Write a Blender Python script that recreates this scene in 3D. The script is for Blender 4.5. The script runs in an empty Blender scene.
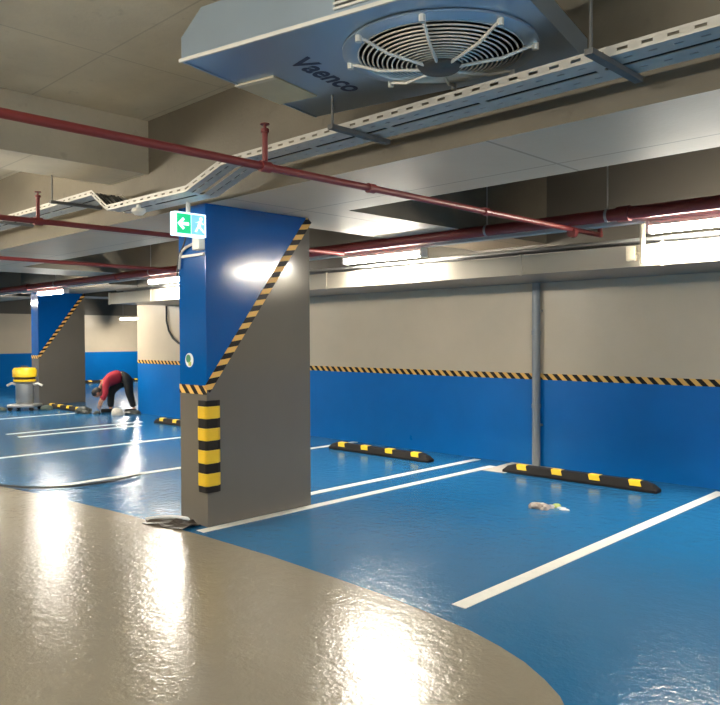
import bpy, bmesh, math, random
from mathutils import Vector, Matrix
random.seed(7)
SC = bpy.context.scene
COL = SC.collection

# ------------------------------------------------------------ camera, world, exposure
def make_camera():
    yaw, pit, rol = (math.radians(a) for a in (44.19, -1.17, -0.27))
    r = Vector((math.cos(yaw), math.sin(yaw), 0)); fw = Vector((-math.sin(yaw), math.cos(yaw), 0)); up = Vector((0, 0, 1))
    fw, up = fw*math.cos(pit)+up*math.sin(pit), up*math.cos(pit)-fw*math.sin(pit)
    r, up = r*math.cos(rol)+up*math.sin(rol), up*math.cos(rol)-r*math.sin(rol)
    cd = bpy.data.cameras.new('camera'); cd.sensor_width = 36; cd.lens = 745.66/720*36
    cd.clip_end = 200; cd.clip_start = .05
    co = bpy.data.objects.new('camera', cd); COL.objects.link(co)
    m = Matrix((r, up, -fw)).transposed().to_4x4(); m.translation = (0, 0, 1.6)
    co.matrix_world = m
    SC.camera = co
make_camera()
W = bpy.data.worlds.new('world'); SC.world = W; W.use_nodes = True
W.node_tree.nodes['Background'].inputs[0].default_value = (1, .95, .85, 1)
W.node_tree.nodes['Background'].inputs[1].default_value = .02
SC.view_settings.view_transform = 'Standard'; SC.view_settings.look = 'None'
SC.view_settings.exposure = 0.88; SC.view_settings.gamma = 1
LAMP_E = 140.0
AISLE_E = 150.0       # unseen tubes added over the driving lane for fill          # emission of every fluorescent batten
LAMP_COL = (1.0, .93, .80)
BAY_ROW = [(-1.85, 1), (-6.1, 1), (-10.85, 1), (-15.4, 1), (-20.0, 1), (2.6, 1)]

# ------------------------------------------------------------ materials
def lin(c):
    return tuple(((x/255)/12.92 if x/255 <= .04045 else ((x/255+.055)/1.055)**2.4) for x in c)
def nodes(name):
    m = bpy.data.materials.new(name); m.use_nodes = True
    nt = m.node_tree; return m, nt, nt.nodes['Principled BSDF']
def N(nt, t, **kw):
    n = nt.nodes.new(t)
    for k, v in kw.items(): setattr(n, k, v)
    return n
def mth(nt, op, a, b=None, clamp=False):
    n = N(nt, 'ShaderNodeMath', operation=op); n.use_clamp = clamp
    for i, v in enumerate((a, b)):
        if v is None: continue
        if isinstance(v, (int, float)): n.inputs[i].default_value = v
        else: nt.links.new(v, n.inputs[i])
    return n.outputs[0]
def mixc(nt, f, a, b):
    n = N(nt, 'ShaderNodeMix', data_type='RGBA')
    if isinstance(f, (int, float)): n.inputs[0].default_value = f
    else: nt.links.new(f, n.inputs[0])
    for i, v in ((6, a), (7, b)):
        if isinstance(v, tuple): n.inputs[i].default_value = (*v[:3], 1)
        else: nt.links.new(v, n.inputs[i])
    return n.outputs[2]
def objco(nt, which='Object'):
    return N(nt, 'ShaderNodeTexCoord').outputs[which]
def noise(nt, scale, detail=3, rough=.5, co=None):
    n = N(nt, 'ShaderNodeTexNoise'); n.inputs['Scale'].default_value = scale
    n.inputs['Detail'].default_value = detail; n.inputs['Roughness'].default_value = rough
    nt.links.new(co if co is not None else objco(nt), n.inputs['Vector']); return n.outputs['Fac']
def ramp(nt, f, lo, hi):
    n = N(nt, 'ShaderNodeMapRange'); n.inputs[1].default_value = lo; n.inputs[2].default_value = hi
    nt.links.new(f, n.inputs[0]); return n.outputs[0]
def bump(nt, bsdf, h, strength=.2, dist=.01):
    b = N(nt, 'ShaderNodeBump'); b.inputs['Strength'].default_value = strength; b.inputs['Distance'].default_value = dist
    nt.links.new(h, b.inputs['Height']); nt.links.new(b.outputs[0], bsdf.inputs['Normal'])
def simple(name, col, rough=.5, metal=0, var=.12, scale=8, spec=.5, bmp=0, bscale=60):
    m, nt, b = nodes(name)
    f = noise(nt, scale)
    nt.links.new(mixc(nt, f, tuple(c*(1-var) for c in col), tuple(min(1, c*(1+var)) for c in col)), b.inputs['Base Color'])
    b.inputs['Roughness'].default_value = rough; b.inputs['Metallic'].default_value = metal
    b.inputs['Specular IOR Level'].default_value = spec
    if bmp: bump(nt, b, noise(nt, bscale, 2), bmp, .004)
    return m
def emit(name, col, s):
    m, nt, b = nodes(name)
    b.inputs['Base Color'].default_value = (*col, 1)
    b.inputs['Emission Color'].default_value = (*col, 1); b.inputs['Emission Strength'].default_value = s
    return m

BLUE_FLOOR = (.015, .13, .30)
BLUE_WALL = (.002, .145, .47)
GREY_WALL = (.58, .49, .365)
GREY_COL = (.150, .136, .116)

def floor_mat(name, col, col2, rough):
    m, nt, b = nodes(name)
    f = noise(nt, .9, 5, .6)
    f2 = noise(nt, 7, 4, .6)
    c = mixc(nt, f, col, col2)
    nt.links.new(mixc(nt, mth(nt, 'MULTIPLY', f2, .3), c, tuple(x*.75 for x in col)), b.inputs['Base Color'])
    r = ramp(nt, noise(nt, 1.6, 5, .65), .3, .7)
    nt.links.new(mth(nt, 'ADD', mth(nt, 'MULTIPLY', r, .06), rough), b.inputs['Roughness'])
    b.inputs['Specular IOR Level'].default_value = .55
    h = mth(nt, 'ADD', noise(nt, 42, 3), mth(nt, 'MULTIPLY', noise(nt, 11, 4, .6), 2.5))
    bump(nt, b, h, .27, .006)
    return m
M = {}
M['floor_blue'] = floor_mat('blue_epoxy', BLUE_FLOOR, tuple(x*1.15 for x in BLUE_FLOOR), .15)
M['floor_grey'] = floor_mat('grey_epoxy', (.26, .232, .175), (.285, .255, .195), .17)
M['line'] = simple('white_line_paint', (.80, .80, .74), .35, var=.12, scale=14)

def wall_mat(name, axis_h=1.105):
    m, nt, b = nodes(name)
    s = N(nt, 'ShaderNodeSeparateXYZ'); nt.links.new(objco(nt), s.inputs[0])
    up = mth(nt, 'GREATER_THAN', s.outputs[2], axis_h)
    f = noise(nt, 1.3, 5, .6)
    blue = mixc(nt, f, tuple(x*.85 for x in BLUE_WALL), tuple(x*1.15 for x in BLUE_WALL))
    grey = mixc(nt, f, tuple(x*.86 for x in GREY_WALL), tuple(x*1.1 for x in GREY_WALL))
    recess_shade = mth(nt, 'GREATER_THAN', s.outputs[2], 2.45)       # shade of the recess above the duct, painted as a darker tone
    nt.links.new(mixc(nt, recess_shade, mixc(nt, up, blue, grey), (.12, .108, .09)), b.inputs['Base Color'])
    nt.links.new(mth(nt, 'ADD', mth(nt, 'MULTIPLY', noise(nt, 3, 4), .25), .22), b.inputs['Roughness'])
    b.inputs['Specular IOR Level'].default_value = .25
    bump(nt, b, mth(nt, 'ADD', noise(nt, 30, 3), mth(nt, 'MULTIPLY', noise(nt, 3.5, 3), 4)), .12, .01)
    return m
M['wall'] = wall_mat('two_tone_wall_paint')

def column_mat():
    # object origin = the column's near corner at floor height, +Y along its long side
    m, nt, b = nodes('two_tone_column_paint')
    s = N(nt, 'ShaderNodeSeparateXYZ'); nt.links.new(objco(nt), s.inputs[0])
    lim = mth(nt, 'ADD', mth(nt, 'MULTIPLY', s.outputs[1], 1.56/1.17), 1.16)
    up = mth(nt, 'GREATER_THAN', s.outputs[2], lim)
    f = noise(nt, 2, 5, .6)
    bc = (.002, .085, .32)
    nt.links.new(mixc(nt, up, mixc(nt, f, tuple(x*.93 for x in GREY_COL), tuple(x*1.06 for x in GREY_COL)),
                      mixc(nt, f, tuple(x*.9 for x in bc), tuple(x*1.1 for x in bc))), b.inputs['Base Color'])
    b.inputs['Roughness'].default_value = .13; b.inputs['Specular IOR Level'].default_value = .45
    bump(nt, b, mth(nt, 'ADD', noise(nt, 25, 3), mth(nt, 'MULTIPLY', noise(nt, 5, 3), 2)), .06, .006)
    return m
M['column'] = column_mat()

def concrete(name, col, seams=True, under=None):
    m, nt, b = nodes(name)
    co = objco(nt)
    f = noise(nt, .8, 6, .62); f2 = noise(nt, 9, 4, .6)
    c = mixc(nt, ramp(nt, f, .3, .7), tuple(x*.78 for x in col), tuple(x*1.12 for x in col))
    c = mixc(nt, mth(nt, 'MULTIPLY', ramp(nt, f2, .62, .75), .35), c, tuple(x*.45 for x in col))
    if seams:
        s = N(nt, 'ShaderNodeSeparateXYZ'); nt.links.new(co, s.inputs[0])
        a = mth(nt, 'LESS_THAN', mth(nt, 'FRACT', mth(nt, 'MULTIPLY', s.outputs[0], 1/1.25)), .012)
        d = mth(nt, 'LESS_THAN', mth(nt, 'FRACT', mth(nt, 'MULTIPLY', mth(nt, 'ADD', s.outputs[1], .45), 1/1.0)), .014)
        c = mixc(nt, mth(nt, 'MULTIPLY', mth(nt, 'MAXIMUM', a, d), .4), c, tuple(x*.4 for x in col))
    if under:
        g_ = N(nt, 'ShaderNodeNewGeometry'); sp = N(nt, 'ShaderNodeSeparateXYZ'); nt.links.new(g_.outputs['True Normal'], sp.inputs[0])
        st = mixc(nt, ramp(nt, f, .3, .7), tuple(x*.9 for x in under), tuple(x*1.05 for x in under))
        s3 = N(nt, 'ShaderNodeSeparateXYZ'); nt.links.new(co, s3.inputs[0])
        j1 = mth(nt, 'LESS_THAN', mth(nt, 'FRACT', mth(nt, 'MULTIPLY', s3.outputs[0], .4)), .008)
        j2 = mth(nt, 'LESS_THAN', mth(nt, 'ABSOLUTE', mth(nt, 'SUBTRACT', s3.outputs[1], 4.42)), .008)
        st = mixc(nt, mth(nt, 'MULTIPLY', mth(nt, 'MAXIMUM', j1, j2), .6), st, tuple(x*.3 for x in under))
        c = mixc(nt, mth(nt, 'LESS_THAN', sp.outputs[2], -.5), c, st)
    nt.links.new(c, b.inputs['Base Color'])
    b.inputs['Roughness'].default_value = .55 if under else .7; b.inputs['Specular IOR Level'].default_value = .3
    bump(nt, b, mth(nt, 'ADD', noise(nt, 40, 3), mth(nt, 'MULTIPLY', noise(nt, 4, 3), 2)), .15, .01)
    return m
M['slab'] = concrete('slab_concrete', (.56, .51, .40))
M['slab_shade'] = concrete('shade_toned_slab', (.16, .145, .12), False)  # ceiling beyond the beam, darkened in colour to stand in for shade
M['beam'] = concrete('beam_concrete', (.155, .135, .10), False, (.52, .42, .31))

def stripe_mat(name, period, slope, ca, cb, rough=.4):
    # diagonal bands in the object's own x (length) / z (width) plane
    m, nt, b = nodes(name)
    s = N(nt, 'ShaderNodeSeparateXYZ'); nt.links.new(objco(nt), s.inputs[0])
    u = mth(nt, 'ADD', s.outputs[0], mth(nt, 'MULTIPLY', s.outputs[2], slope))
    f = mth(nt, 'GREATER_THAN', mth(nt, 'FRACT', mth(nt, 'DIVIDE', u, period)), .5)
    nt.links.new(mixc(nt, f, ca, cb), b.inputs['Base Color']); b.inputs['Roughness'].default_value = rough; b.inputs['Specular IOR Level'].default_value = .2
    return m
M['tape'] = stripe_mat('hazard_tape', .13, -1.0, (.80, .47, .13), (.010, .008, .008))
M['red'] = simple('red_pipe_paint', (.165, .020, .018), .45, var=.15)
M['white_metal'] = simple('white_painted_steel', (.66, .64, .58), .4)
M['tray'] = simple('galvanised_tray', (.48, .46, .41), .45, metal=.35, var=.15, scale=20)
M['tray_dark'] = simple('dark_steel', (.10, .10, .095), .6, var=.2)
M['cables'] = simple('black_cable', (.02, .02, .02), .5)
M['casing'] = simple('galvanised_casing', (.38, .47, .56), .34, metal=.7, var=.07, scale=3)
M['fan_dark'] = simple('fan_dark_metal', (.06, .06, .055), .5, metal=.4)
M['fan_blade'] = simple('fan_blade', (.12, .115, .10), .45, metal=.4)
M['wire'] = simple('bright_wire', (.78, .76, .68), .3, metal=.4)
M['ink'] = simple('dark_blue_ink', (.018, .03, .075), .5)
M['beige'] = simple('beige_plate', (.50, .44, .29), .5)
M['rubber'] = simple('black_rubber', (.014, .012, .011), .7, var=.3, spec=.25, bmp=.2)
M['yellow'] = simple('yellow_reflective', (.80, .52, .02), .4, var=.1)
M['grey_pvc'] = simple('grey_pipe', (.24, .26, .27), .35)
M['duct'] = simple('duct_steel', (.40, .37, .30), .42, metal=.1, var=.08, scale=2)
M['duct_metal'] = simple('dull_duct_steel', (.20, .20, .21), .35, metal=.85, var=.1, scale=3)
M['cream'] = simple('cream_plastic', (.62, .56, .42), .5)
M['paper'] = simple('cream_paper', (.58, .54, .45), .7, var=.12, scale=12)
M['lamp'] = emit('lamp_diffuser', LAMP_COL, LAMP_E)
M['aisle_tube'] = emit('fill_tube', LAMP_COL, AISLE_E)
M['lamp_house'] = simple('lamp_housing', (.55, .55, .53), .5)
M['sign_face'] = emit('sign_white', (.62, .85, 1.0), 1.0)
M['sign_green'] = emit('sign_green', (.0, .32, .13), 1.0)
M['sign_blue'] = emit('sign_blue', (.12, .34, .72), 1.0)
M['sign_arrow'] = emit('sign_arrow', (.70, 1.0, 1.0), 1.1)
M['skin'] = simple('skin', (.35, .18, .11), .5)
M['red_cloth'] = simple('red_cloth', (.33, .015, .03), .8, var=.25, bmp=.3)
M['black_cloth'] = simple('black_cloth', (.012, .013, .013), .85, bmp=.3)
M['hair'] = simple('black_hair', (.012, .01, .009), .6)
M['dark_bag'] = simple('dark_plastic_sheet', (.035, .042, .036), .4, var=.4, bmp=.4)
M['green_bag'] = simple('dark_green_cloth', (.06, .085, .07), .7, var=.4, bmp=.4)
M['wrap'] = simple('crumpled_wrap', (.40, .34, .29), .3, var=.35, scale=25)
M['wrap2'] = simple('shiny_pale_wrap', (.52, .50, .50), .2, var=.4, scale=30)
M['green_bit'] = simple('lime_scrap', (.40, .48, .12), .5)
M['white_bit'] = simple('white_scrap', (.75, .78, .80), .4)
M['steel'] = simple('brushed_steel', (.34, .34, .33), .4, metal=.5)

# ------------------------------------------------------------ mesh helpers
class MB:
    def __init__(s): s.b = bmesh.new()
    def box(s, x0, x1, y0, y1, z0, z1, bev=0):
        b2 = bmesh.new(); bmesh.ops.create_cube(b2, size=1)
        for v in b2.verts:
            v.co = Vector((x0+(v.co.x+.5)*(x1-x0), y0+(v.co.y+.5)*(y1-y0), z0+(v.co.z+.5)*(z1-z0)))
        if bev: bmesh.ops.bevel(b2, geom=b2.edges[:], offset=bev, segments=2, affect='EDGES', profile=.6)
        return s.take(b2)
    def take(s, b2, mat=None):
        if mat is not None: b2.transform(mat)
        me = bpy.data.meshes.new('tmp'); b2.to_mesh(me); b2.free(); s.b.from_mesh(me); bpy.data.meshes.remove(me); return s
    def bar(s, p, q, r, n=12, r2=None):
        p, q = Vector(p), Vector(q); d = q-p
        b2 = bmesh.new()
        bmesh.ops.create_cone(b2, cap_ends=True, segments=n, radius1=r, radius2=r if r2 is None else r2, depth=d.length)
        return s.take(b2, Matrix.Translation((p+q)/2) @ d.to_track_quat('Z', 'Y').to_matrix().to_4x4())
    def tube(s, pts, r, n=8, closed=False):
        pts = [Vector(p) for p in pts]; rings = []; L = len(pts)
        prevn = None
        for i, p in enumerate(pts):
            a = pts[i-1] if (i or closed) else p; c = pts[(i+1) % L] if (i < L-1 or closed) else p
            t = (c-a).normalized()
            ref = prevn if prevn is not None else (Vector((0, 0, 1)) if abs(t.z) < .9 else Vector((1, 0, 0)))
            u = (ref - t*ref.dot(t)).normalized(); prevn = u; w = t.cross(u)
            rings.append([s.b.verts.new(p+(u*math.cos(k*2*math.pi/n)+w*math.sin(k*2*math.pi/n))*r) for k in range(n)])
        for i in range(L if closed else L-1):
            A, B = rings[i], rings[(i+1) % L]
            for k in range(n): s.b.faces.new((A[k], A[(k+1) % n], B[(k+1) % n], B[k]))
        if not closed:
            s.b.faces.new(rings[0][::-1]); s.b.faces.new(rings[-1])
        return s
    def lathe(s, prof, n=24, origin=(0, 0, 0)):
        o = Vector(origin)
        rings = [[s.b.verts.new(o+Vector((r*math.cos(k*2*math.pi/n), r*math.sin(k*2*math.pi/n), z))) for k in range(n)] for r, z in prof]
        for A, B in zip(rings, rings[1:]):
            for k in range(n): s.b.faces.new((A[k], A[(k+1) % n], B[(k+1) % n], B[k]))
        s.b.faces.new(rings[0][::-1]); s.b.faces.new(rings[-1]); return s
    def prism(s, poly, a, axis='X', b=0.):
        # poly in the two other axes, extruded from a to b along axis
        def P(u, v, t): return {'X': (t, u, v), 'Y': (u, t, v), 'Z': (u, v, t)}[axis]
        A = [s.b.verts.new(P(u, v, a)) for u, v in poly]; B = [s.b.verts.new(P(u, v, b)) for u, v in poly]
        n = len(poly)
        for i in range(n): s.b.faces.new((A[i], A[(i+1) % n], B[(i+1) % n], B[i]))
        s.b.faces.new(A[::-1]); s.b.faces.new(B); return s
    def build(s, name, mat, parent=None, smooth=False, loc=None, bevel=0):
        bmesh.ops.recalc_face_normals(s.b, faces=s.b.faces[:])
        me = bpy.data.meshes.new(name); s.b.to_mesh(me); s.b.free()
        me.materials.append(mat)
        if smooth:
            for p in me.polygons: p.use_smooth = True
            me.set_sharp_from_angle(angle=math.radians(40))
        o = bpy.data.objects.new(name, me); COL.objects.link(o)
        if parent: o.parent = parent
        if loc: o.location = loc
        if bevel:
            md = o.modifiers.new('bevel', 'BEVEL'); md.width = bevel; md.segments = 2
        return o
def tag(o, label, cat, group=None):
    o['label'] = label; o['category'] = cat
    if group: o['group'] = group
    return o
def thing(name, label, cat, loc=(0, 0, 0), rz=0, group=None):
    o = bpy.data.objects.new(name, None); COL.objects.link(o); o.empty_display_size = .1
    o.location = loc; o.rotation_euler = (0, 0, rz)
    return tag(o, label, cat, group)
def struct(o): o['kind'] = 'structure'; return o
def dup(root, loc, label, rz=None):
    r = root.copy(); COL.objects.link(r); r.location = loc; r['label'] = label
    if rz is not None: r.rotation_euler = (0, 0, rz)
    for ch in list(root.children):
        c = ch.copy(); COL.objects.link(c); c.parent = r
        for g in ch.children:
            d = g.copy(); COL.objects.link(d); d.parent = c
    return r
def smooth_tape(name, p, q, nrm, w, mat, parent=None, th=.003):
    # a thin strip from p to q; local x along, z across, y = thickness
    p, q, nrm = Vector(p), Vector(q), Vector(nrm)
    x = (q-p).normalized(); y = nrm.normalized(); z = x.cross(y)
    L = (q-p).length
    o = MB().box(0, L, 0, th, -w/2, w/2).build(name, mat, parent)
    m = Matrix((x, y, z)).transposed().to_4x4(); m.translation = p
    o.matrix_local = m
    return o

# ------------------------------------------------------------ the shell
X0, X1, Y0, Y1, ZS = -26.0, 7.0, -7.0, 19.0, 3.61
WY = 8.13; WEND = -14.55
struct(MB().box(X0, X1, Y0, Y1, -.2, 0).build('floor', M['floor_blue']))
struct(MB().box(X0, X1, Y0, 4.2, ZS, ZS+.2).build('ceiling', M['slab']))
struct(MB().box(X0, X1, 4.2, Y1, ZS, ZS+.2).build('ceiling', M['slab_shade']))
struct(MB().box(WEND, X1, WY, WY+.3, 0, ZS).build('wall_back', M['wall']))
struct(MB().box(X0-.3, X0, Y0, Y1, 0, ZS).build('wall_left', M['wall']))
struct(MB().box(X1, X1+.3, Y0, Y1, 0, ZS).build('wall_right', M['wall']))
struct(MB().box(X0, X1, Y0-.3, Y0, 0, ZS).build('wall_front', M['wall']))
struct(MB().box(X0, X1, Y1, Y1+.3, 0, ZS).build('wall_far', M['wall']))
# dropped concrete beams
BY0, BY1, BZ = 3.62, 4.72, 2.73
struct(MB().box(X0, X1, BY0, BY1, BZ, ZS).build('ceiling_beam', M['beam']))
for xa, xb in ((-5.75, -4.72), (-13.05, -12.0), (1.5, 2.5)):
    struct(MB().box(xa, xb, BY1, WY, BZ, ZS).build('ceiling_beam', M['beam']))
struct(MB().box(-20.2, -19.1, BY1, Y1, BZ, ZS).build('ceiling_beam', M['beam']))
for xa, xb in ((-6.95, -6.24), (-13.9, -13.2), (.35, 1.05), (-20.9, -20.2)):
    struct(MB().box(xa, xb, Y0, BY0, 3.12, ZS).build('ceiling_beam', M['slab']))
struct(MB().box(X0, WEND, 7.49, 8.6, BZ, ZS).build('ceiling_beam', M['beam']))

# grey driving lane with its rounded corner
lane = [(-26, -7), (-26, 2.6), (-16, 2.62), (-11, 2.74), (-9.4, 2.88), (-8.393, 3.06), (-7.412, 3.22), (-6.325, 3.34), (-5.082, 3.41), (-4.266, 3.43),
        (-3.598, 3.41), (-3.132, 3.39), (-2.695, 3.345), (-2.389, 3.30), (-2.145, 3.232), (-1.951, 3.156), (-1.786, 3.06),
        (-1.653, 2.963), (-1.54, 2.84), (-1.44, 2.66), (-1.38, 2.4), (-1.36, 2.0), (-1.36, -7)]
struct(MB().prism(lane, 0.0005, 'Z', .003).build('floor_lane', M['floor_grey']))

# parking bay lines
def line(x, ya, yb, label, w=.1):
    o = MB().box(x-w/2, x+w/2, ya, yb, .0005, .0045).build('parking_line', M['line'])
    tag(o, label, 'painted line', 'white parking bay lines'); return o
line(-2.645, 3.55, 8.0, 'white bay line with free end before the curved grey lane')
line(-5.225, 3.47, 7.72, 'white bay line running along the foot of the big column to the cream paper')
line(-5.665, 4.8, 8.02, 'white bay line behind the big column, beside the line along its foot')
line(-7.98, 3.38, 8.1, 'white bay line passing under the wheel stop seen beside the big column')
line(-10.42, 3.3, 8.1, 'long white bay line, next one beyond the cable end')
line(-12.43, 4.8, 7.0, 'faint white bay line, nearer of the close pair before the bent person')
line(-12.93, 4.8, 7.3, 'faint white bay line, further of the close pair before the bent person')
line(-15.5, 4.4, 7.3, 'faint distant white bay line in front of the vacuum cleaner', .09)

# ------------------------------------------------------------ columns
CX, CY = -5.29, 3.59
def column(label, loc, group=None):
    c = thing('column', label, 'column', loc)
    MB().box(-.41, 0, 0, 1.17, 0, BZ, .006).build('shaft', M['column'], c)
    smooth_tape('hazard_tape', (-.412, 0, 1.16), (.002, 0, 1.16), (0, -1, 0), .075, M['tape'], c)
    smooth_tape('hazard_tape', (0, .0, 1.16), (0, 1.165, 2.715), (1, 0, 0), .075, M['tape'], c)
    return c
c1 = column('big blue and grey concrete column with black and yellow guard', (CX, CY, 0))
dup(c1, (-18.1, 7.49, 0), 'distant blue and grey column behind the yellow topped vacuum cleaner')
# rubber corner guard
g = thing('corner_guard', 'black and yellow rubber guard on the corner of the big column', 'corner guard', (CX, CY, .295))
def guard_poly(t):
    return [(-.115, -.001), (-.115, -t*.4), (-.085, -t), (t*.3, -t), (t*.8, -t*.75), (t, -t*.2), (t, .09), (t*.4, .125), (.001, .125), (.001, -.001)]
H = .777; fr = [0, 22, 70, 107, 155, 192, 244, 282, 332, 357]; fr = [H*(1-f/357) for f in fr]
MB().prism(guard_poly(.026), 0, 'Z', H).build('rubber_body', M['rubber'], g)
for i in range(1, 9, 2):
    b = MB().prism(guard_poly(.034), fr[i+1], 'Z', fr[i]).build('yellow_band', M['yellow'], g, bevel=.007); b['label'] = 'yellow reflective band'
# sticker on the column
t = thing('sticker', 'small round green and white sticker on the big column', 'sticker', (-5.545, CY, 1.41))
def disc(r, th, name, mat, par, dy=0, loc=None):
    b = MB().bar((0, -dy, 0), (0, -dy-th, 0), r, 20).build(name, mat, par, loc=loc); return b
disc(.062, .002, 'backing', M['white_bit'], t)
o = disc(.035, .002, 'emblem', simple('sticker_green', (.03, .20, .09), .5), t, .002, (-.012, 0, .012)); o['label'] = 'green emblem'
MB().box(-.01, .03, -.0045, -.002, -.05, -.015).build('mark', M['green_bit'], t)

# wall hazard tape
tp = smooth_tape('hazard_tape', (WEND, WY-.001, 1.105), (X1-.01, WY-.001, 1.105), (0, -1, 0), .075, M['tape'])
tag(tp, 'black and yellow striped tape along the long two tone wall', 'tape')

# ------------------------------------------------------------ wheel stops
def wheel_stop(label, loc):
    t = thing('wheel_stop', label, 'wheel stop', loc, 0, 'rubber wheel stops')
    L = 1.83; h = .1; w = .15
    m = MB(); b = m.b
    secs = [(0, .03, .35), (.05, .075, .6), (.14, h, 1), (L-.14, h, 1), (L-.05, .075, .6), (L, .03, .35)]
    rings = []
    for x, hh, k in secs:
        ww = w/2*(.8+.2*k)
        rings.append([b.verts.new((x, y, z)) for y, z in ((-ww, 0), (-ww, .025), (-ww*.62, hh*.93), (-ww*.45, hh), (ww*.45, hh), (ww*.62, hh*.93), (ww, .025), (ww, 0))])
    for A, B in zip(rings, rings[1:]):
        for k in range(8): b.faces.new((A[k], A[(k+1) % 8], B[(k+1) % 8], B[k]))
    b.faces.new(rings[0][::-1]); b.faces.new(rings[-1])
    m.build('rubber_body', M['rubber'], t)
    for i in range(4):
        xc = .24+i*(L-.48)/3
        m = MB(); b = m.b; ww = w/2; e = .0035
        pts = [(-ww*.86-e, .052), (-ww*.62-e, h*.93+e*.5), (-ww*.45, h+e), (ww*.45, h+e), (ww*.62+e, h*.93+e*.5), (ww*.86+e, .052)]
        A = [b.verts.new((xc-.062+.05*(1-z/h), y, z)) for y, z in pts]; B = [b.verts.new((xc+.062+.05*(1-z/h), y, z)) for y, z in pts]
        A2 = [b.verts.new((v.co.x, v.co.y*.9, v.co.z-.008)) for v in A]; B2 = [b.verts.new((v.co.x, v.co.y*.9, v.co.z-.008)) for v in B]
        for k in range(5):
            b.faces.new((A[k], A[k+1], B[k+1], B[k])); b.faces.new((A2[k], B2[k], B2[k+1], A2[k+1]))
            b.faces.new((A[k], A2[k], A2[k+1], A[k+1])); b.faces.new((B[k], B[k+1], B2[k+1], B2[k]))
        b.faces.new((A[0], B[0], B2[0], A2[0])); b.faces.new((A[5], A2[5], B2[5], B[5]))
        p = m.build('reflective_patch', M['yellow'], t); p['label'] = 'yellow reflective patch'
    return t
ws = wheel_stop('black rubber wheel stop with yellow patches lying on the cream paper', (-4.92, 7.53, .0045))
dup(ws, (-7.79, 7.42, .0045), 'black rubber wheel stop with yellow patches just behind the big column')
dup(ws, (-12.64, 7.45, .0), 'wheel stop partly hidden by the big column, near the end of the wall')
dup(ws, (-17.38, 7.40, .0), 'distant wheel stop at the foot of the far column')
f1 = dup(ws, (-25.6, 11.7, .0), 'tiny pale wheel stop by the most distant wall, nearer the far column', math.pi/2)
f2 = dup(ws, (-25.5, 13.9, .0), 'tiny pale wheel stop by the most distant wall, above the bent person', math.pi/2)

# ------------------------------------------------------------ duct along the wall
DY, DZ0, DZ1 = 6.86, 2.256, 2.455
d = thing('air_duct', 'long flat cream air duct along the top of the wall', 'duct', (0, 0, 0))
MB().box(-13.3, X1-.01, DY, WY-.002, DZ0, DZ1).build('duct_body', M['duct_metal'], d)
q = MB().box(-13.3, X1-.01, DY-.008, DY, DZ0, DZ1).build('front_panel', M['duct'], d); q['label'] = 'cream front panel'
x = -13.3
while x < X1-.1:
    MB().box(x, x+.03, DY-.022, DY+.01, DZ0-.012, DZ1+.012).build('flange', M['duct'], d); x += 1.5
MB().box(-13.3, X1-.01, DY-.016, DY-.008, DZ0-.005, DZ0+.012).build('edge_strip', M['duct'], d)
jb = thing('junction_box', 'cream junction box with short conduit on the air duct face', 'junction box', (-3.06, DY-.026, 2.38))
MB().box(-.045, .045, -.05, 0, -.075, .06, .006).build('box_body', M['cream'], jb)
MB().bar((.11, -.035, -.11), (.11, -.035, .30), .025, 12).build('conduit', M['cream'], jb, True)
MB().box(.045, .09, -.045, -.025, -.02, 0).build('link', M['cream'], jb)

# vertical grey pipe on the wall
p = thing('drain_pipe', 'vertical grey drain pipe on the wall behind the wheel stop', 'pipe', (-4.83, WY-.058, 0))
MB().bar((0, 0, .0), (0, 0, DZ0-.001), .05, 16).build('pipe_body', M['grey_pvc'], p, True)
for z in (.72, 1.62):
    MB().bar((0, 0, z), (0, 0, z+.05), .056, 16).build('collar', M['grey_pvc'], p, True)
for z in (.5, 1.9):
    MB().box(-.06, .06, .0, .057, z, z+.025).build('clip', M['steel'], p)

# ------------------------------------------------------------ red sprinkler pipes
def sprinkler(m, y, h):
    m.bar((0, y, 0), (0, y, h), .017, 10); m.bar((0, y, h), (0, y, h+.02), .024, 10); m.bar((0, y, h+.02), (0, y, h+.045), .009, 8)
    m.bar((0, y, h+.045), (0, y, h+.05), .028, 12); return m
def ypipe(x, ya, yb, label, heads, z=2.6):
    t = thing('sprinkler_pipe', label, 'pipe', (x, 0, z), 0, 'thin red sprinkler pipes')
    MB().bar((0, ya, 0), (0, yb, 0), .024, 14).build('pipe_body', M['red'], t, True)
    for y, h in heads:
        s = sprinkler(MB(), y, h).build('sprinkler_head', M['red'], t, True)
        MB().bar((0, y-.035, 0), (0, y+.035, 0), .033, 12).build('tee_fitting', M['red'], t, True)
    return t
p1 = ypipe(-3.45, -5, 6.98, 'thin red sprinkler pipe passing in front of the ceiling fan unit', [(2.76, .2), (-1., .2)])
for y in (3.66, 5.0):
    MB().bar((0, y-.03, 0), (0, y+.03, 0), .033, 12).build('coupling', M['red'], p1, True)
MB().bar((0, 6.96, -.024), (0, 6.96, .10), .024, 12).build('riser_end', M['red'], p1, True)
MB().bar((0, 6.38, -.03), (0, 6.44, -.03), .045, 14).build('tee_clamp', M['red'], p1, True)
ypipe(-6.4, -5, 6.3, 'thin red sprinkler pipe running behind the exit sign', [(2.66, .2), (-1., .2)])
ypipe(-9.62, -5, 6.3, 'thin dark red sprinkler pipe, further along the ceiling beyond the exit sign', [])
PY, PZ = 6.40, 2.685
t = thing('main_pipe', 'thick red main pipe running above the lamps', 'pipe', (0, PY, PZ))
MB().bar((X0, 0, 0), (X1, 0, 0), .057, 18).build('pipe_body', M['red'], t, True)
for x in (-16, -12.2, -7.8, -3.0, 1.2):
    MB().bar((x, 0, 0), (x+.11, 0, 0), .07, 18).build('coupling', M['red'], t, True)
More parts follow.
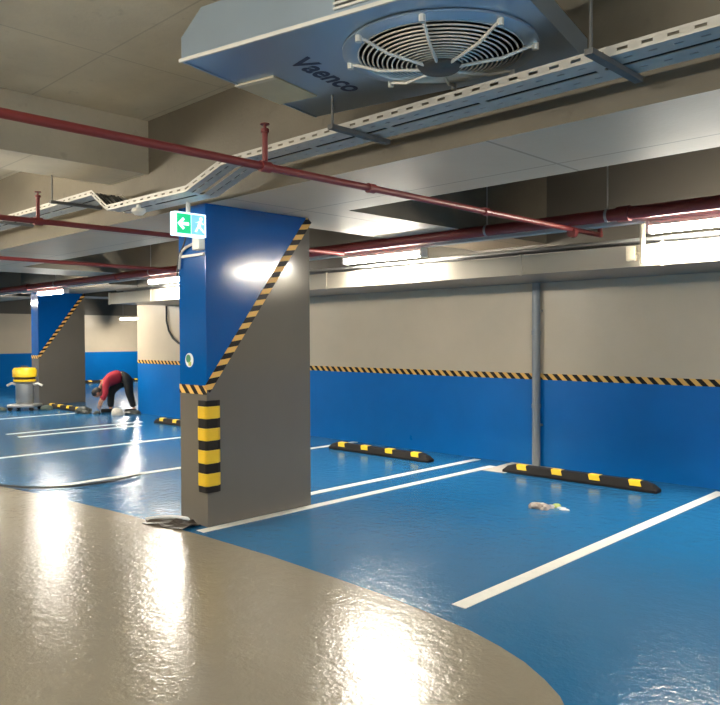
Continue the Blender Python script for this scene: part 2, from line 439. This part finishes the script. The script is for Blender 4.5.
for x in (-18.5, -14.6, -11, -8.5, -4.4, -3.1, -1.2, 2.8):
    MB().bar((x, 0, .05), (x, 0, ZS-PZ), .007, 8).build('hanger_rod', M['steel'], t)
    MB().bar((x-.012, 0, 0), (x+.012, 0, 0), .063, 18).build('hanger_ring', M['steel'], t, True)

# lamp trunking and slim conduits beside the main pipe
t = tag(MB().box(-25.9, X1-.01, 6.62, 6.74, 2.632, 2.70).build('lamp_trunking', M['lamp_house']), 'long grey trunking that carries the row of tube lamps', 'trunking')
for k, y in enumerate((7.02, 7.16)):
    tag(MB().bar((-13.3, y, 2.52), (X1, y, 2.52), .022, 10).build('conduit', M['steel'], None, True),
        ('slim grey conduit above the front edge of the air duct', 'slim grey conduit above the air duct, nearer the wall')[k], 'conduit')
for k, x in enumerate((-14.3, -9.5, -4.4, .5, 5.5)): pass

# ------------------------------------------------------------ fluorescent battens
def lamp(label, loc, rz=0, group='ceiling tube lamps'):
    t = thing('tube_lamp', label, 'lamp', loc, rz, group)
    L = .63
    MB().prism([(-.045, .045), (.045, .045), (.06, .0), (-.06, .0)], -L, 'X', L).build('housing', M['lamp_house'], t)
    prof = [(.055*math.cos(a), -.001+.062*math.sin(a)) for a in [math.pi+i*math.pi/10 for i in range(11)]]
    MB().prism(prof, -L+.02, 'X', L-.02).build('diffuser', M['lamp'], t, True)
    for s in (-1, 1): MB().box(s*L-.018, s*L+.018, -.062, .062, -.068, .046, .01).build('end_cap', M['lamp_house'], t)
    return t
LZ = 2.5865
l0 = lamp('lit tube lamp in front of the duct, nearer the big column', (-6.1, 6.68, LZ))
dup(l0, (-2.2, 6.68, LZ), 'lit tube lamp in front of the duct, cut by the photo edge')
dup(l0, (-10.85, 6.68, LZ), 'lit tube lamp just behind the big column, above the end of the wall')
dup(l0, (-15.4, 6.68, LZ), 'lit tube lamp near the top of the distant column')
dup(l0, (-19.8, 6.68, LZ), 'lit tube lamp far off, beyond the distant column')
dup(l0, (2.6, 6.68, LZ), 'lit tube lamp over the last bay along the wall, beyond the photo edge')
dup(l0, (-24.3, 13.3, 2.32), 'small far lit tube lamp beyond the end of the long wall')
def tube(label, loc, rz=0):  # out-of-view lane lamps, added to supply the general light
    t = thing('fill_tube_lamp', label, 'lamp', loc, rz, 'unseen fill lamps over the driving lane')
    MB().prism([(-.03, .11), (.03, .11), (.02, .06), (-.02, .06)], -.75, 'X', .75).build('housing', M['lamp_house'], t)
    MB().bar((-.72, 0, 0), (.72, 0, 0), .045, 14).build('tube', M['aisle_tube'], t, True)
    for s in (-1, 1):
        MB().box(s*.735-.02, s*.735+.02, -.03, .03, -.03, .10).build('end_cap', M['lamp_house'], t)
        MB().bar((s*.5, 0, .11), (s*.5, 0, ZS-loc[2]), .006, 6).build('suspension_rod', M['steel'], t)
    return t
for x, y, z, rz, tx in ((-8.0, 0.9, 2.75, 0, 'over the lane, by the concrete beam'), (-16, 1.75, 2.95, 0, 'over the lane, far along it'),
                    (-2.2, -2.2, 2.9, 0, 'over the lane, behind the camera'), (-8.5, -2.6, 2.9, 0, 'over the lane, behind and further along'),
                    (3.2, -2.2, 2.9, 0, 'over the lane, behind and nearest the side wall'),
                    (3.4, 1.6, 2.9, 0, 'over the lane, beside the fan unit'), (-22.5, 1.75, 2.95, 0, 'over the lane at its far end')):
    tube('unseen fill tube lamp '+tx, (x, y, z), rz)
for o in [c for c in COL.objects if c.name.startswith('tube_lamp') and c.location.x < -22.5]:
    for s in (-.5, .5): MB().bar((s, 0, .045), (s, 0, ZS-o.location.z), .006, 6).build('suspension_rod', M['steel'], o)

# ------------------------------------------------------------ cable tray
TY0, TY1 = 3.14, 3.43
tr = thing('cable_tray', 'long pale perforated cable tray stepping down beside the big column', 'cable tray', (0, 0, 0))
path = [(6.9, 2.825), (-4.42, 2.83), (-4.88, 2.705), (-6.12, 2.715), (-6.40, 2.885), (-25.9, 2.93)]
def strip(m, y0, y1, dz0, dz1):
    b = m.b; prev = None
    for i, (x, z) in enumerate(path):
        ring = [b.verts.new((x, y, z+dz)) for y, dz in ((y0, dz0), (y1, dz0), (y1, dz1), (y0, dz1))]
        if prev:
            for k in range(4): b.faces.new((prev[k], prev[(k+1) % 4], ring[(k+1) % 4], ring[k]))
        else: b.faces.new(ring)
        prev = ring
    b.faces.new(prev[::-1])
m = MB()
for ya, yb in ((TY0, TY0+.052), (TY0+.064, TY0+.124), (TY0+.156, TY0+.216), (TY0+.228, TY1)): strip(m, ya, yb, 0, .004)
m.build('tray_floor', M['tray'], tr)
def zat(x):
    for (xa, za), (xb, zb) in zip(path, path[1:]):
        if xb <= x <= xa: return za+(zb-za)*(x-xa)/(xb-xa)
for y in (TY0-.002, TY1-.002):
    m = MB(); strip(m, y, y+.004, 0, .016); strip(m, y, y+.004, .030, .046); m.build('side_rail', M['tray'], tr)
m = MB(); x = 6.85; kx = 0
while x > -25.9:
    z = zat(x)
    m.box(x-.03, x+.03, TY0-.002, TY0+.002, z+.014, z+.032); m.box(x-.03, x+.03, TY1-.002, TY1+.002, z+.014, z+.032)
    m.box(x-.035, x+.035, TY0+.05, TY0+.066, z, z+.004); m.box(x-.035, x+.035, TY0+.214, TY0+.23, z, z+.004); kx += 1
    if kx % 6 == 0: m.box(x-.02, x+.02, TY0+.12, TY0+.16, z, z+.004)
    x -= .11
o = m.build('perforated_web', M['tray'], tr)
m = MB()
for y, r in ((3.165, .010), (3.19, .011), (3.235, .012), (3.27, .010), (3.33, .012), (3.365, .011), (3.40, .011)):
    m.tube([(x, y+.006*math.sin(x*3+y*50), zz+.006+r) for x, zz in path], r, 6)
m.build('cables', M['cables'], tr, True)
for x in (5., 3.27, 1.67, .07, -1.53, -3.13, -6.9, -8.5, -10.1, -11.7, -13.3, -14.9):
    z = zat(x)
    bq = MB().box(x-.02, x+.02, TY0-.16, TY1+.05, z-.028, z-.002).build('bracket', M['tray_dark'], tr); bq['label'] = 'dark steel support bracket'
    for y in (TY0-.14,): MB().bar((x, y, z-.03), (x, y, ZS), .008, 8).build('hanger_rod', M['tray_dark'], tr)
# small sensor on the low part of the tray
t = thing('smoke_sensor', 'small round white sensor hanging under the low part of the cable tray', 'sensor', (-5.63, 3.17, 2.708))
MB().bar((0, 0, -.002), (0, 0, -.03), .018, 10).build('stem', M['white_metal'], t)
MB().lathe([(.02, -.028), (.055, -.035), (.06, -.06), (.035, -.085), (.005, -.09)], 20).build('sensor_body', M['white_metal'], t, True)

# ------------------------------------------------------------ exit sign
t = thing('exit_sign', 'lit green and white exit sign hanging under the tray by the column', 'sign', (-5.25, 3.40, 2.522))
MB().box(-.035, .035, -.148, .148, -.095, .095, .006).build('sign_box', M['sign_face'], t)
f = MB().box(.0355, .0385, -.13, .0, -.078, .08).build('green_panel', M['sign_green'], t); f['label'] = 'green panel with a white arrow'
ar = MB().prism([(-.125, .0), (-.075, .048), (-.06, .034), (-.084, .012), (-.02, .012), (-.02, -.012), (-.084, -.012), (-.06, -.034), (-.075, -.048)], .0385, 'X', .041)
ar.build('arrow', M['sign_arrow'], f)
f = MB().box(.0355, .0385, .006, .13, -.078, .08).build('figure_panel', M['sign_blue'], t); f['label'] = 'pale blue panel with a running figure'
rf = MB()
rf.bar((.039, .095, .052), (.0415, .095, .052), .015, 14)
def limb(p, q, r=.009): rf.prism([(p[0]-r, p[1]), (p[0]+r, p[1]), (q[0]+r, q[1]), (q[0]-r, q[1])], .0385, 'X', .041)
limb((.09, .035), (.075, -.01), .014); limb((.085, .03), (.05, .02), .007); limb((.09, .03), (.118, .008), .007)
limb((.07, -.01), (.045, -.055), .009); limb((.08, -.01), (.105, -.04), .009); limb((.105, -.035), (.125, -.06), .008)
rf.build('running_figure', M['sign_arrow'], f)
MB().bar((0, .0, .095), (0, .0, .185), .018, 12).build('hanger', M['white_metal'], t)
# white emergency gear box and conduit on the narrow column face
t = thing('wiring_box', 'white wiring box with conduit on the narrow column face under the exit sign', 'junction box', (-5.35, CY, 2.44))
MB().box(-.05, .055, -.06, 0, -.10, .12, .008).build('box_body', M['white_metal'], t)
MB().tube([(-.05, -.02, -.03), (-.2, -.02, -.06), (-.27, -.02, -.09), (-.30, -.02, -.14), (-.315, -.02, -.24)], .012, 8).build('conduit', M['white_metal'], t, True)
MB().box(-.28, .05, -.02, 0, -.145, -.125).build('clip_strip', M['white_metal'], t)
MB().tube([(-.16, -.03, .10), (-.20, -.03, .0), (-.24, -.03, -.06), (-.30, -.03, -.12), (-.33, -.03, -.3)], .007, 6).build('cable', M['cables'], t, True)

# dark cable drooping on the far end of the wall
pts = [(-13.33, WY-.03, 2.25), (-13.33, WY-.03, 1.95), (-13.25, WY-.03, 1.75), (-13.1, WY-.03, 1.6), (-12.9, WY-.03, 1.5), (-12.4, WY-.03, 1.42)]
tag(MB().tube(pts, .02, 8).build('loose_cable', M['cables'], None, True), 'dark cable drooping on the wall just behind the big column', 'cable')
# dark hose end lying on the floor
pts = [(-8.7, 2.85, .018), (-8.4, 3.05, .018), (-8.05, 3.2, .018), (-7.9, 3.32, .018), (-7.75, 3.6, .018), (-7.73, 4.0, .018), (-7.85, 4.4, .018)]
tag(MB().tube(pts, .012, 8).build('loose_hose', M['cables'], None, True), 'thin dark cable lying on the floor at the edge of the grey lane', 'cable')

# ------------------------------------------------------------ ceiling fan unit
A = math.radians(11.3)
u = thing('ceiling_fan_unit', 'large pale blue galvanised ceiling fan unit with round grille', 'fan unit', (-2.56, 2.828, 3.0), A)
hx, hy, hz = .855, .575, .235
FX, FY, FR = .294, .027, .445
m = MB(); b = m.b
n = 48
rect = []
for k in range(n):
    a = 2*math.pi*(k+.5)/n; c, s_ = math.cos(a), math.sin(a)
    tx = ((hx-FX) if c > 0 else (hx+FX))/max(abs(c), 1e-6); ty = ((hy-FY) if s_ > 0 else (hy+FY))/max(abs(s_), 1e-6)
    tt = min(tx, ty); rect.append(Vector((FX+c*tt, FY+s_*tt, 0)))
corners = [Vector((hx, hy, 0)), Vector((-hx, hy, 0)), Vector((-hx, -hy, 0)), Vector((hx, -hy, 0))]
for cn in corners:
    i = min(range(n), key=lambda k: (rect[k]-cn).length); rect[i] = cn.copy()
ro = [b.verts.new(v) for v in rect]
ri = [b.verts.new((FX+FR*math.cos(2*math.pi*(k+.5)/n), FY+FR*math.sin(2*math.pi*(k+.5)/n), 0)) for k in range(n)]
rt = [b.verts.new((v.co.x, v.co.y, .17)) for v in ri]
for k in range(n):
    k2 = (k+1) % n
    b.faces.new((ro[k], ro[k2], ri[k2], ri[k])); b.faces.new((ri[k], ri[k2], rt[k2], rt[k]))
b.faces.new(rt)
# shell: end height .115 rising to full height
prof = [(-hx, 0), (-hx, .115), (-hx+.14, hz), (hx-.14, hz), (hx, .115), (hx, 0)]
F_ = [b.verts.new((x, -hy, z)) for x, z in prof]; Bk = [b.verts.new((x, hy, z)) for x, z in prof]
b.faces.new(F_); b.faces.new(Bk[::-1])
for i in range(5): b.faces.new((F_[i], F_[i+1], Bk[i+1], Bk[i]))
m.build('casing', M['casing'], u)
o = MB().box(-hx-.006, hx+.006, -hy-.012, -hy, -.012, .006).build('edge_trim', M['white_metal'], u); o['label'] = 'bright front edge trim'
o = MB().box(-hx-.006, -hx+.006, -hy, hy, -.006, .006).build('edge_trim', M['casing'], u)
# ring plate, grille, blades, motor
m = MB()
m.lathe([(.395, -.002), (.395, -.02), (.43, -.024), (.478, -.012), (.478, -.002)], 48, (FX, FY, 0)); m.build('fan_ring', M['casing'], u, True)
gr = MB()
for k in range(13):
    r = .115+.285*k/12; z = -.075+.055*(k/12)**2
    gr.tube([(FX+r*math.cos(a*2*math.pi/48), FY+r*math.sin(a*2*math.pi/48), z) for a in range(48)], .0042, 6, True)
gr.build('wire_grille', M['wire'], u, True)
for k in range(8):
    a = k*math.pi/4+.30; c, s_ = math.cos(a), math.sin(a)
    aq = MB().tube([(FX+.06*c, FY+.06*s_, -.088), (FX+.30*c, FY+.30*s_, -.068), (FX+.42*c, FY+.42*s_, -.03), (FX+.455*c, FY+.455*s_, -.024)], .0085, 8)
    aq.bar((FX+.455*c, FY+.455*s_, -.045), (FX+.455*c, FY+.455*s_, -.01), .016, 8)
    aq.build('grille_arm', M['wire'], u, True)
MB().lathe([(.02, -.10), (.09, -.098), (.105, -.085), (.105, .02), (.105, .15)], 28, (FX, FY, 0)).build('motor', M['fan_dark'], u, True)
for k in range(7):
    a0 = k*2*math.pi/7; m = MB(); b = m.b; rows = []
    for j in range(6):
        r = .10+.29*j/5; sweep = .28*(j/5)
        half = .26-.05*j/5; row = []
        for i in range(5):
            q = (i/4-.5)*2*half; a = a0+sweep+q
            row.append((r*math.cos(a)+FX, r*math.sin(a)+FY, .05+.05*(q/half)))
        rows.append(row)
    for dz in (0, .006):
        V = [[b.verts.new((x, y, z+dz)) for x, y, z in row] for row in rows]
        for j in range(5):
            for i in range(4): b.faces.new((V[j][i], V[j][i+1], V[j+1][i+1], V[j+1][i]))
        if dz == 0: Va = V
    edge = [(j, 0) for j in range(6)]+[(5, i) for i in range(1, 5)]+[(j, 4) for j in range(4, -1, -1)]+[(0, i) for i in range(3, 0, -1)]
    for e in range(len(edge)):
        (j, i), (j2, i2) = edge[e], edge[(e+1) % len(edge)]
        b.faces.new((Va[j][i], Va[j2][i2], V[j2][i2], V[j][i]))
    m.build('fan_blade', M['fan_blade'], u, True)
# beige plate and lettering under the casing
o = MB().box(-hx-.02, -.60, -.14, .235, -.008, -.0005).build('beige_plate', M['beige'], u); o['label'] = 'beige plate at the end of the underside'
MB().box(-hx-.02, -.60, -.16, -.125, -.012, -.0005).build('plate_edge', M['cream'], u)
cu = bpy.data.curves.new('lettering', 'FONT'); cu.body = 'Vaenco'; cu.size = .19; cu.extrude = .0008; cu.align_x = 'CENTER'; cu.align_y = 'CENTER'; cu.offset = .004
to = bpy.data.objects.new('tmp_text', cu); COL.objects.link(to)
bpy.context.view_layer.update()
me = bpy.data.meshes.new_from_object(to.evaluated_get(bpy.context.evaluated_depsgraph_get())); bpy.data.objects.remove(to)
me.materials.clear(); me.materials.append(M['ink'])
lo = bpy.data.objects.new('lettering', me); COL.objects.link(lo); lo.parent = u; lo['label'] = 'dark blue maker lettering'
xs = [v.co.x for v in me.vertices]; k = .56/(max(xs)-min(xs))
mt = Matrix(((0, 1, 0), (1, 0, 0), (0, 0, -1))).to_4x4() @ Matrix.Diagonal((k, 1, 1, 1))
mt.translation = (-.366, .012, -.0015); lo.matrix_local = mt
# louvre on the near side
m = MB(); m.box(.09, .275, -hy-.004, -hy, .025, .15)
m.build('louvre_back', M['fan_dark'], u)
for k in range(6): MB().box(.085, .28, -hy-.012, -hy-.003, .024+k*.022, .034+k*.022).build('louvre_slat', M['white_metal'], u)
MB().bar((.36, -hy, .06), (.36, -hy-.02, .06), .03, 16).build('cable_gland', M['fan_dark'], u, True)
for sx in (-1, 1):
    for sy in (-1, 1):
        MB().bar((sx*(hx-.25), sy*(hy-.08), hz-.01), (sx*(hx-.25), sy*(hy-.08), ZS-3.0), .007, 8).build('hanger_rod', M['steel'], u)

# ------------------------------------------------------------ things on the floor
def crumple(name, mat, r, loc, flat=.4, seed=1, parent=None, rz=0, jag=.45, stretch=1.6):
    rnd = random.Random(seed); b2 = bmesh.new(); bmesh.ops.create_icosphere(b2, subdivisions=3, radius=1)
    dirs = [Vector((rnd.uniform(-1, 1), rnd.uniform(-1, 1), rnd.uniform(-1, 1))).normalized() for _ in range(26)]
    for v in b2.verts:
        n_ = v.co.normalized(); k = max(n_.dot(q) for q in dirs)
        s = 1-jag*(1-k)*2+rnd.uniform(-.05, .05)
        v.co = Vector((n_.x*s*r*stretch, n_.y*s*r, max(-.25, n_.z*s)*r*flat))
    zmin = min(v.co.z for v in b2.verts)
    for v in b2.verts: v.co.z -= zmin
    m = MB(); m.take(b2, Matrix.Rotation(rz, 4, 'Z'))
    return m.build(name, mat, parent, loc=loc)
t = thing('litter_bundle', 'crumpled pale wrapper with lime and white scraps on the blue floor', 'litter', (-3.58, 6.16, .0), .75)
for k, (x, y, r, mt) in enumerate(((-.09, .01, .055, 'wrap'), (-.02, -.03, .05, 'wrap'), (-.03, .05, .045, 'wrap2'), (.045, .01, .032, 'wrap2'))):
    q = crumple('wrapper', M[mt], r, (x, y, 0), .85, 3+k, t, k*1.1, .75, 1.4)
    for p in q.data.polygons: p.use_smooth = False
q = crumple('lime_scrap', M['green_bit'], .032, (.105, .045, 0), .9, 15, t, .4, .6); q['label'] = 'lime green scrap'
for k, (x, y) in enumerate(((.14, -.01), (.15, -.08))):
    q = crumple('white_scrap', M['white_bit'], .022, (x, y, 0), .6, 19+k, t, -.3, .5, 2.2); q['label'] = 'white scrap'

def sheet(name, poly, mat, label, cat, z0, th, lift=0, seed=2):
    rnd = random.Random(seed); m = MB(); m.prism(poly, z0, 'Z', z0+th)
    o = m.build(name, mat); tag(o, label, cat); return o
sheet('paper_sheet', [(-5.17, 7.40), (-4.86, 7.42), (-4.86, 7.78), (-4.47, 7.80), (-4.50, 8.11), (-5.20, 8.12)], M['paper'],
      'cream paper sheet on the floor under the wheel stop by the grey pipe', 'paper', .0005, .0035)
t = thing('masking_film', 'crumpled dark film with a white edge at the foot of the big column', 'plastic film', (-5.66, 3.42, .003), .25)
m = MB(); rnd = random.Random(4); b = m.b; g_ = []
for i in range(9):
    g_.append([b.verts.new((-.16+.46*i/8, -.12+.24*j/5+rnd.uniform(-.015, .015), .004+abs(rnd.gauss(0, .012)))) for j in range(6)])
for i in range(8):
    for j in range(5): b.faces.new((g_[i][j], g_[i+1][j], g_[i+1][j+1], g_[i][j+1]))
o = m.build('film', simple('brown_film', (.06, .05, .042), .3, var=.6, scale=14), t)
sd = o.modifiers.new('solid', 'SOLIDIFY'); sd.thickness = .003
q = MB().tube([(-.20, -.05, .02), (-.13, .03, .03), (-.04, .10, .03), (.04, .14, .025), (.14, .155, .02)], .016, 8).build('white_edge', M['white_bit'], t, True); q['label'] = 'white rolled edge'

# dark and cream things round the person
tag(crumple('dark_sack', M['dark_bag'], .13, (-15.28, 7.27, .0), 1.0, 11, None, .75, .4, 1.5), 'dark crumpled sack on the floor beside the bent person, away from the wall', 'sack')
tag(crumple('dark_sack', M['dark_bag'], .07, (-14.99, 7.42, .0), .9, 12, None, .75, .4, 1.2), 'small dark sack on the floor at the feet of the bent person', 'sack')
tag(crumple('dark_sack', M['dark_bag'], .11, (-14.36, 7.90, .0), .7, 13, None, .75, .3, 1.7), 'flat dark sack on the floor at the end of the long wall', 'sack')
tag(crumple('paper_sack', M['paper'], .11, (-14.46, 7.60, .0), 1.2, 14, None, .75, .3, 1.2), 'cream paper sack on the floor between the bent person and the flat dark sack', 'sack')

# industrial vacuum cleaner with yellow head
t = thing('vacuum_cleaner', 'yellow topped grey industrial vacuum cleaner before the distant column', 'vacuum cleaner', (-17.05, 6.74, 0), .75)
MB().lathe([(.17, .17), (.19, .2), (.19, .60), (.22, .62), (.20, .64)], 28).build('drum', M['steel'], t, True)
o = MB().lathe([(.20, .64), (.235, .65), (.235, .69), (.20, .70)], 28).build('clamp_ring', M['yellow'], t, True)
o = MB().lathe([(.19, .70), (.22, .705), (.22, .735), (.19, .74)], 28).build('dark_band', simple('dark_brown_band', (.06, .03, .015), .5), t, True); o['label'] = 'dark band below the head'
o = MB().lathe([(.19, .74), (.25, .75), (.255, .90), (.22, .95), (.10, .96)], 28).build('head', M['yellow'], t, True); o['label'] = 'yellow motor head'
MB().tube([(-.09, 0, .95), (-.07, 0, .985), (.07, 0, .985), (.09, 0, .95)], .014, 8).build('handle', M['fan_dark'], t, True)
for s in (-1, 1):
    MB().tube([(s*.2, 0, .58), (s*.30, 0, .60), (s*.40, 0, .55)], .028, 10).build('side_handle', M['white_metal'], t, True)
MB().box(-.30, .30, -.24, .24, .08, .14, .02).build('chassis', M['steel'], t)
MB().bar((0, 0, .13), (0, 0, .18), .17, 24).build('drum_seat', M['steel'], t, True)
for sx in (-1, 1):
    for sy in (-1, 1):
        MB().bar((sx*.24, sy*.2-.02, .05), (sx*.24, sy*.2+.02, .05), .05, 14).build('wheel', M['rubber'], t, True)
tag(crumple('green_cloth', M['green_bag'], .13, (-17.30, 6.25, 0), .6, 21, None, .75, .35, 1.5), 'dark green cloth heap on the floor beside the vacuum cleaner, away from the column', 'cloth')
tag(crumple('green_cloth', M['green_bag'], .12, (-16.70, 7.08, 0), .8, 22, None, .75, .35, 1.3), 'dark green cloth heap between the vacuum cleaner and the distant wheel stop', 'cloth')

# ------------------------------------------------------------ the person
def skin(name, pts, edges, mat, parent=None, sub=2):
    # pts: (x, y, z, r)
    me = bpy.data.meshes.new(name); me.from_pydata([p[:3] for p in pts], edges, []); me.update()
    o = bpy.data.objects.new(name, me); COL.objects.link(o)
    md = o.modifiers.new('skin', 'SKIN'); md.use_smooth_shade = True
    for v, p in zip(me.skin_vertices[0].data, pts):
        r = p[3]; v.radius = (r, r) if not isinstance(r, tuple) else r
        v.use_root = False
    me.skin_vertices[0].data[0].use_root = True
    sb = o.modifiers.new('sub', 'SUBSURF'); sb.levels = sub; sb.render_levels = sub
    bpy.context.view_layer.update()
    dg = bpy.context.evaluated_depsgraph_get()
    me2 = bpy.data.meshes.new_from_object(o.evaluated_get(dg)); bpy.data.objects.remove(o)
    me2.materials.clear(); me2.materials.append(mat)
    for p in me2.polygons: p.use_smooth = True
    o = bpy.data.objects.new(name, me2); COL.objects.link(o)
    if parent: o.parent = parent
    return o
# local +x is the way the person faces, z up
pe = thing('person', 'person in red top and black trousers bending down to the floor', 'person', (-14.90, 7.92, 0), math.radians(46+180+22))
P = [(-.12, 0, .77, .115), (.02, 0, .80, .112), (.17, 0, .755, .125), (.32, 0, .655, .115), (.40, 0, .57, .05), (.435, 0, .52, .055),
     (-.14, .10, .74, .095), (-.16, .13, .43, .062), (-.26, .14, .10, .042), (-.25, .14, .055, .042), (-.13, .14, .035, .035),
     (-.05, -.10, .72, .095), (.19, -.13, .45, .062), (.20, -.14, .10, .042), (.21, -.14, .055, .042), (.33, -.14, .035, .035),
     (.32, .17, .62, .055), (.34, .22, .41, .042), (.42, .17, .22, .032), (.44, .165, .16, .035),
     (.32, -.17, .62, .055), (.33, -.23, .41, .042), (.42, -.19, .22, .032), (.44, -.185, .16, .035)]
Ed = [(0, 1), (1, 2), (2, 3), (3, 4), (4, 5), (0, 6), (6, 7), (7, 8), (8, 9), (9, 10), (0, 11), (11, 12), (12, 13), (13, 14), (14, 15),
      (3, 16), (16, 17), (17, 18), (18, 19), (3, 20), (20, 21), (21, 22), (22, 23)]
# head and fingers joined into the same body mesh
body = skin('body', P, Ed, M['skin'], pe)
bm = bmesh.new(); bm.from_mesh(body.data)
def add_ell(bm, c, rad, rot=None, seg=16):
    b2 = bmesh.new(); bmesh.ops.create_uvsphere(b2, u_segments=seg, v_segments=10, radius=1)
    mm = Matrix.Translation(c) @ (rot or Matrix.Identity(4)) @ Matrix.Diagonal((*rad, 1)); b2.transform(mm)
    t_ = bpy.data.meshes.new('t'); b2.to_mesh(t_); b2.free(); bm.from_mesh(t_); bpy.data.meshes.remove(t_)
hr = Matrix.Rotation(math.radians(125), 4, 'Y')
add_ell(bm, (.475, 0, .445), (.095, .075, .115), hr)
add_ell(bm, (.41, 0, .39), (.018, .014, .022), hr, 8)             # nose
for s in (-1, 1):
    add_ell(bm, (.48, s*.077, .44), (.018, .01, .03), hr, 8)      # ears
    add_ell(bm, (.43, s*.03, .42), (.012, .012, .012), None, 8)   # eyes
for sx, sy in ((.45, .165), (.45, -.185)):
    for k in range(4):
        L = (.065, .075, .07, .055)[k]; oy = (k-1.5)*.018
        m_ = MB().tube([(sx, sy+oy, .15), (sx+.01, sy+oy, .15-L*.5), (sx-.005, sy+oy, .15-L)], .008, 6)
        t_ = bpy.data.meshes.new('t'); m_.b.to_mesh(t_); m_.b.free(); bm.from_mesh(t_); bpy.data.meshes.remove(t_)
    m_ = MB().tube([(sx-.01, sy-.03, .175), (sx-.03, sy-.05, .14), (sx-.025, sy-.05, .11)], .009, 6)
    t_ = bpy.data.meshes.new('t'); m_.b.to_mesh(t_); m_.b.free(); bm.from_mesh(t_); bpy.data.meshes.remove(t_)
bm.to_mesh(body.data); bm.free()
for p in body.data.polygons: p.use_smooth = True
# trousers, top, shoes, hair
tr_ = [(-.12, 0, .77, .14), (.0, 0, .80, .135)] + [(x, y, z, r+.028) for x, y, z, r in P[6:9]] + [(x, y, z, r+.028) for x, y, z, r in P[11:14]]
skin('trousers', tr_, [(0, 1), (0, 2), (2, 3), (3, 4), (0, 5), (5, 6), (6, 7)], M['black_cloth'], pe)
top = [(-.06, 0, .80, .15), (.15, 0, .77, .175), (.32, 0, .655, .165), (.385, 0, .595, .075),
       (.32, .17, .62, .08), (.34, .22, .41, .06), (.39, .19, .29, .05), (.32, -.17, .62, .08), (.33, -.23, .41, .06), (.39, -.20, .29, .05)]
skin('jacket', top, [(0, 1), (1, 2), (2, 3), (2, 4), (4, 5), (5, 6), (2, 7), (7, 8), (8, 9)], M['red_cloth'], pe)
for x, y in ((-.25, .14), (.21, -.14)):
    m = MB(); m.box(x-.06, x+.19, y-.05, y+.05, 0, .085, .03); m.build('shoe', M['rubber'], pe, True)
hb = bmesh.new(); add_ell(hb, (.49, 0, .46), (.10, .085, .115), hr)
me = bpy.data.meshes.new('hair')
for v in [v for v in hb.verts if (v.co-Vector((.405, 0, .405))).length < .085]: hb.verts.remove(v)
hb.to_mesh(me); hb.free(); me.materials.append(M['hair'])
ho = bpy.data.objects.new('hair', me); COL.objects.link(ho); ho.parent = pe
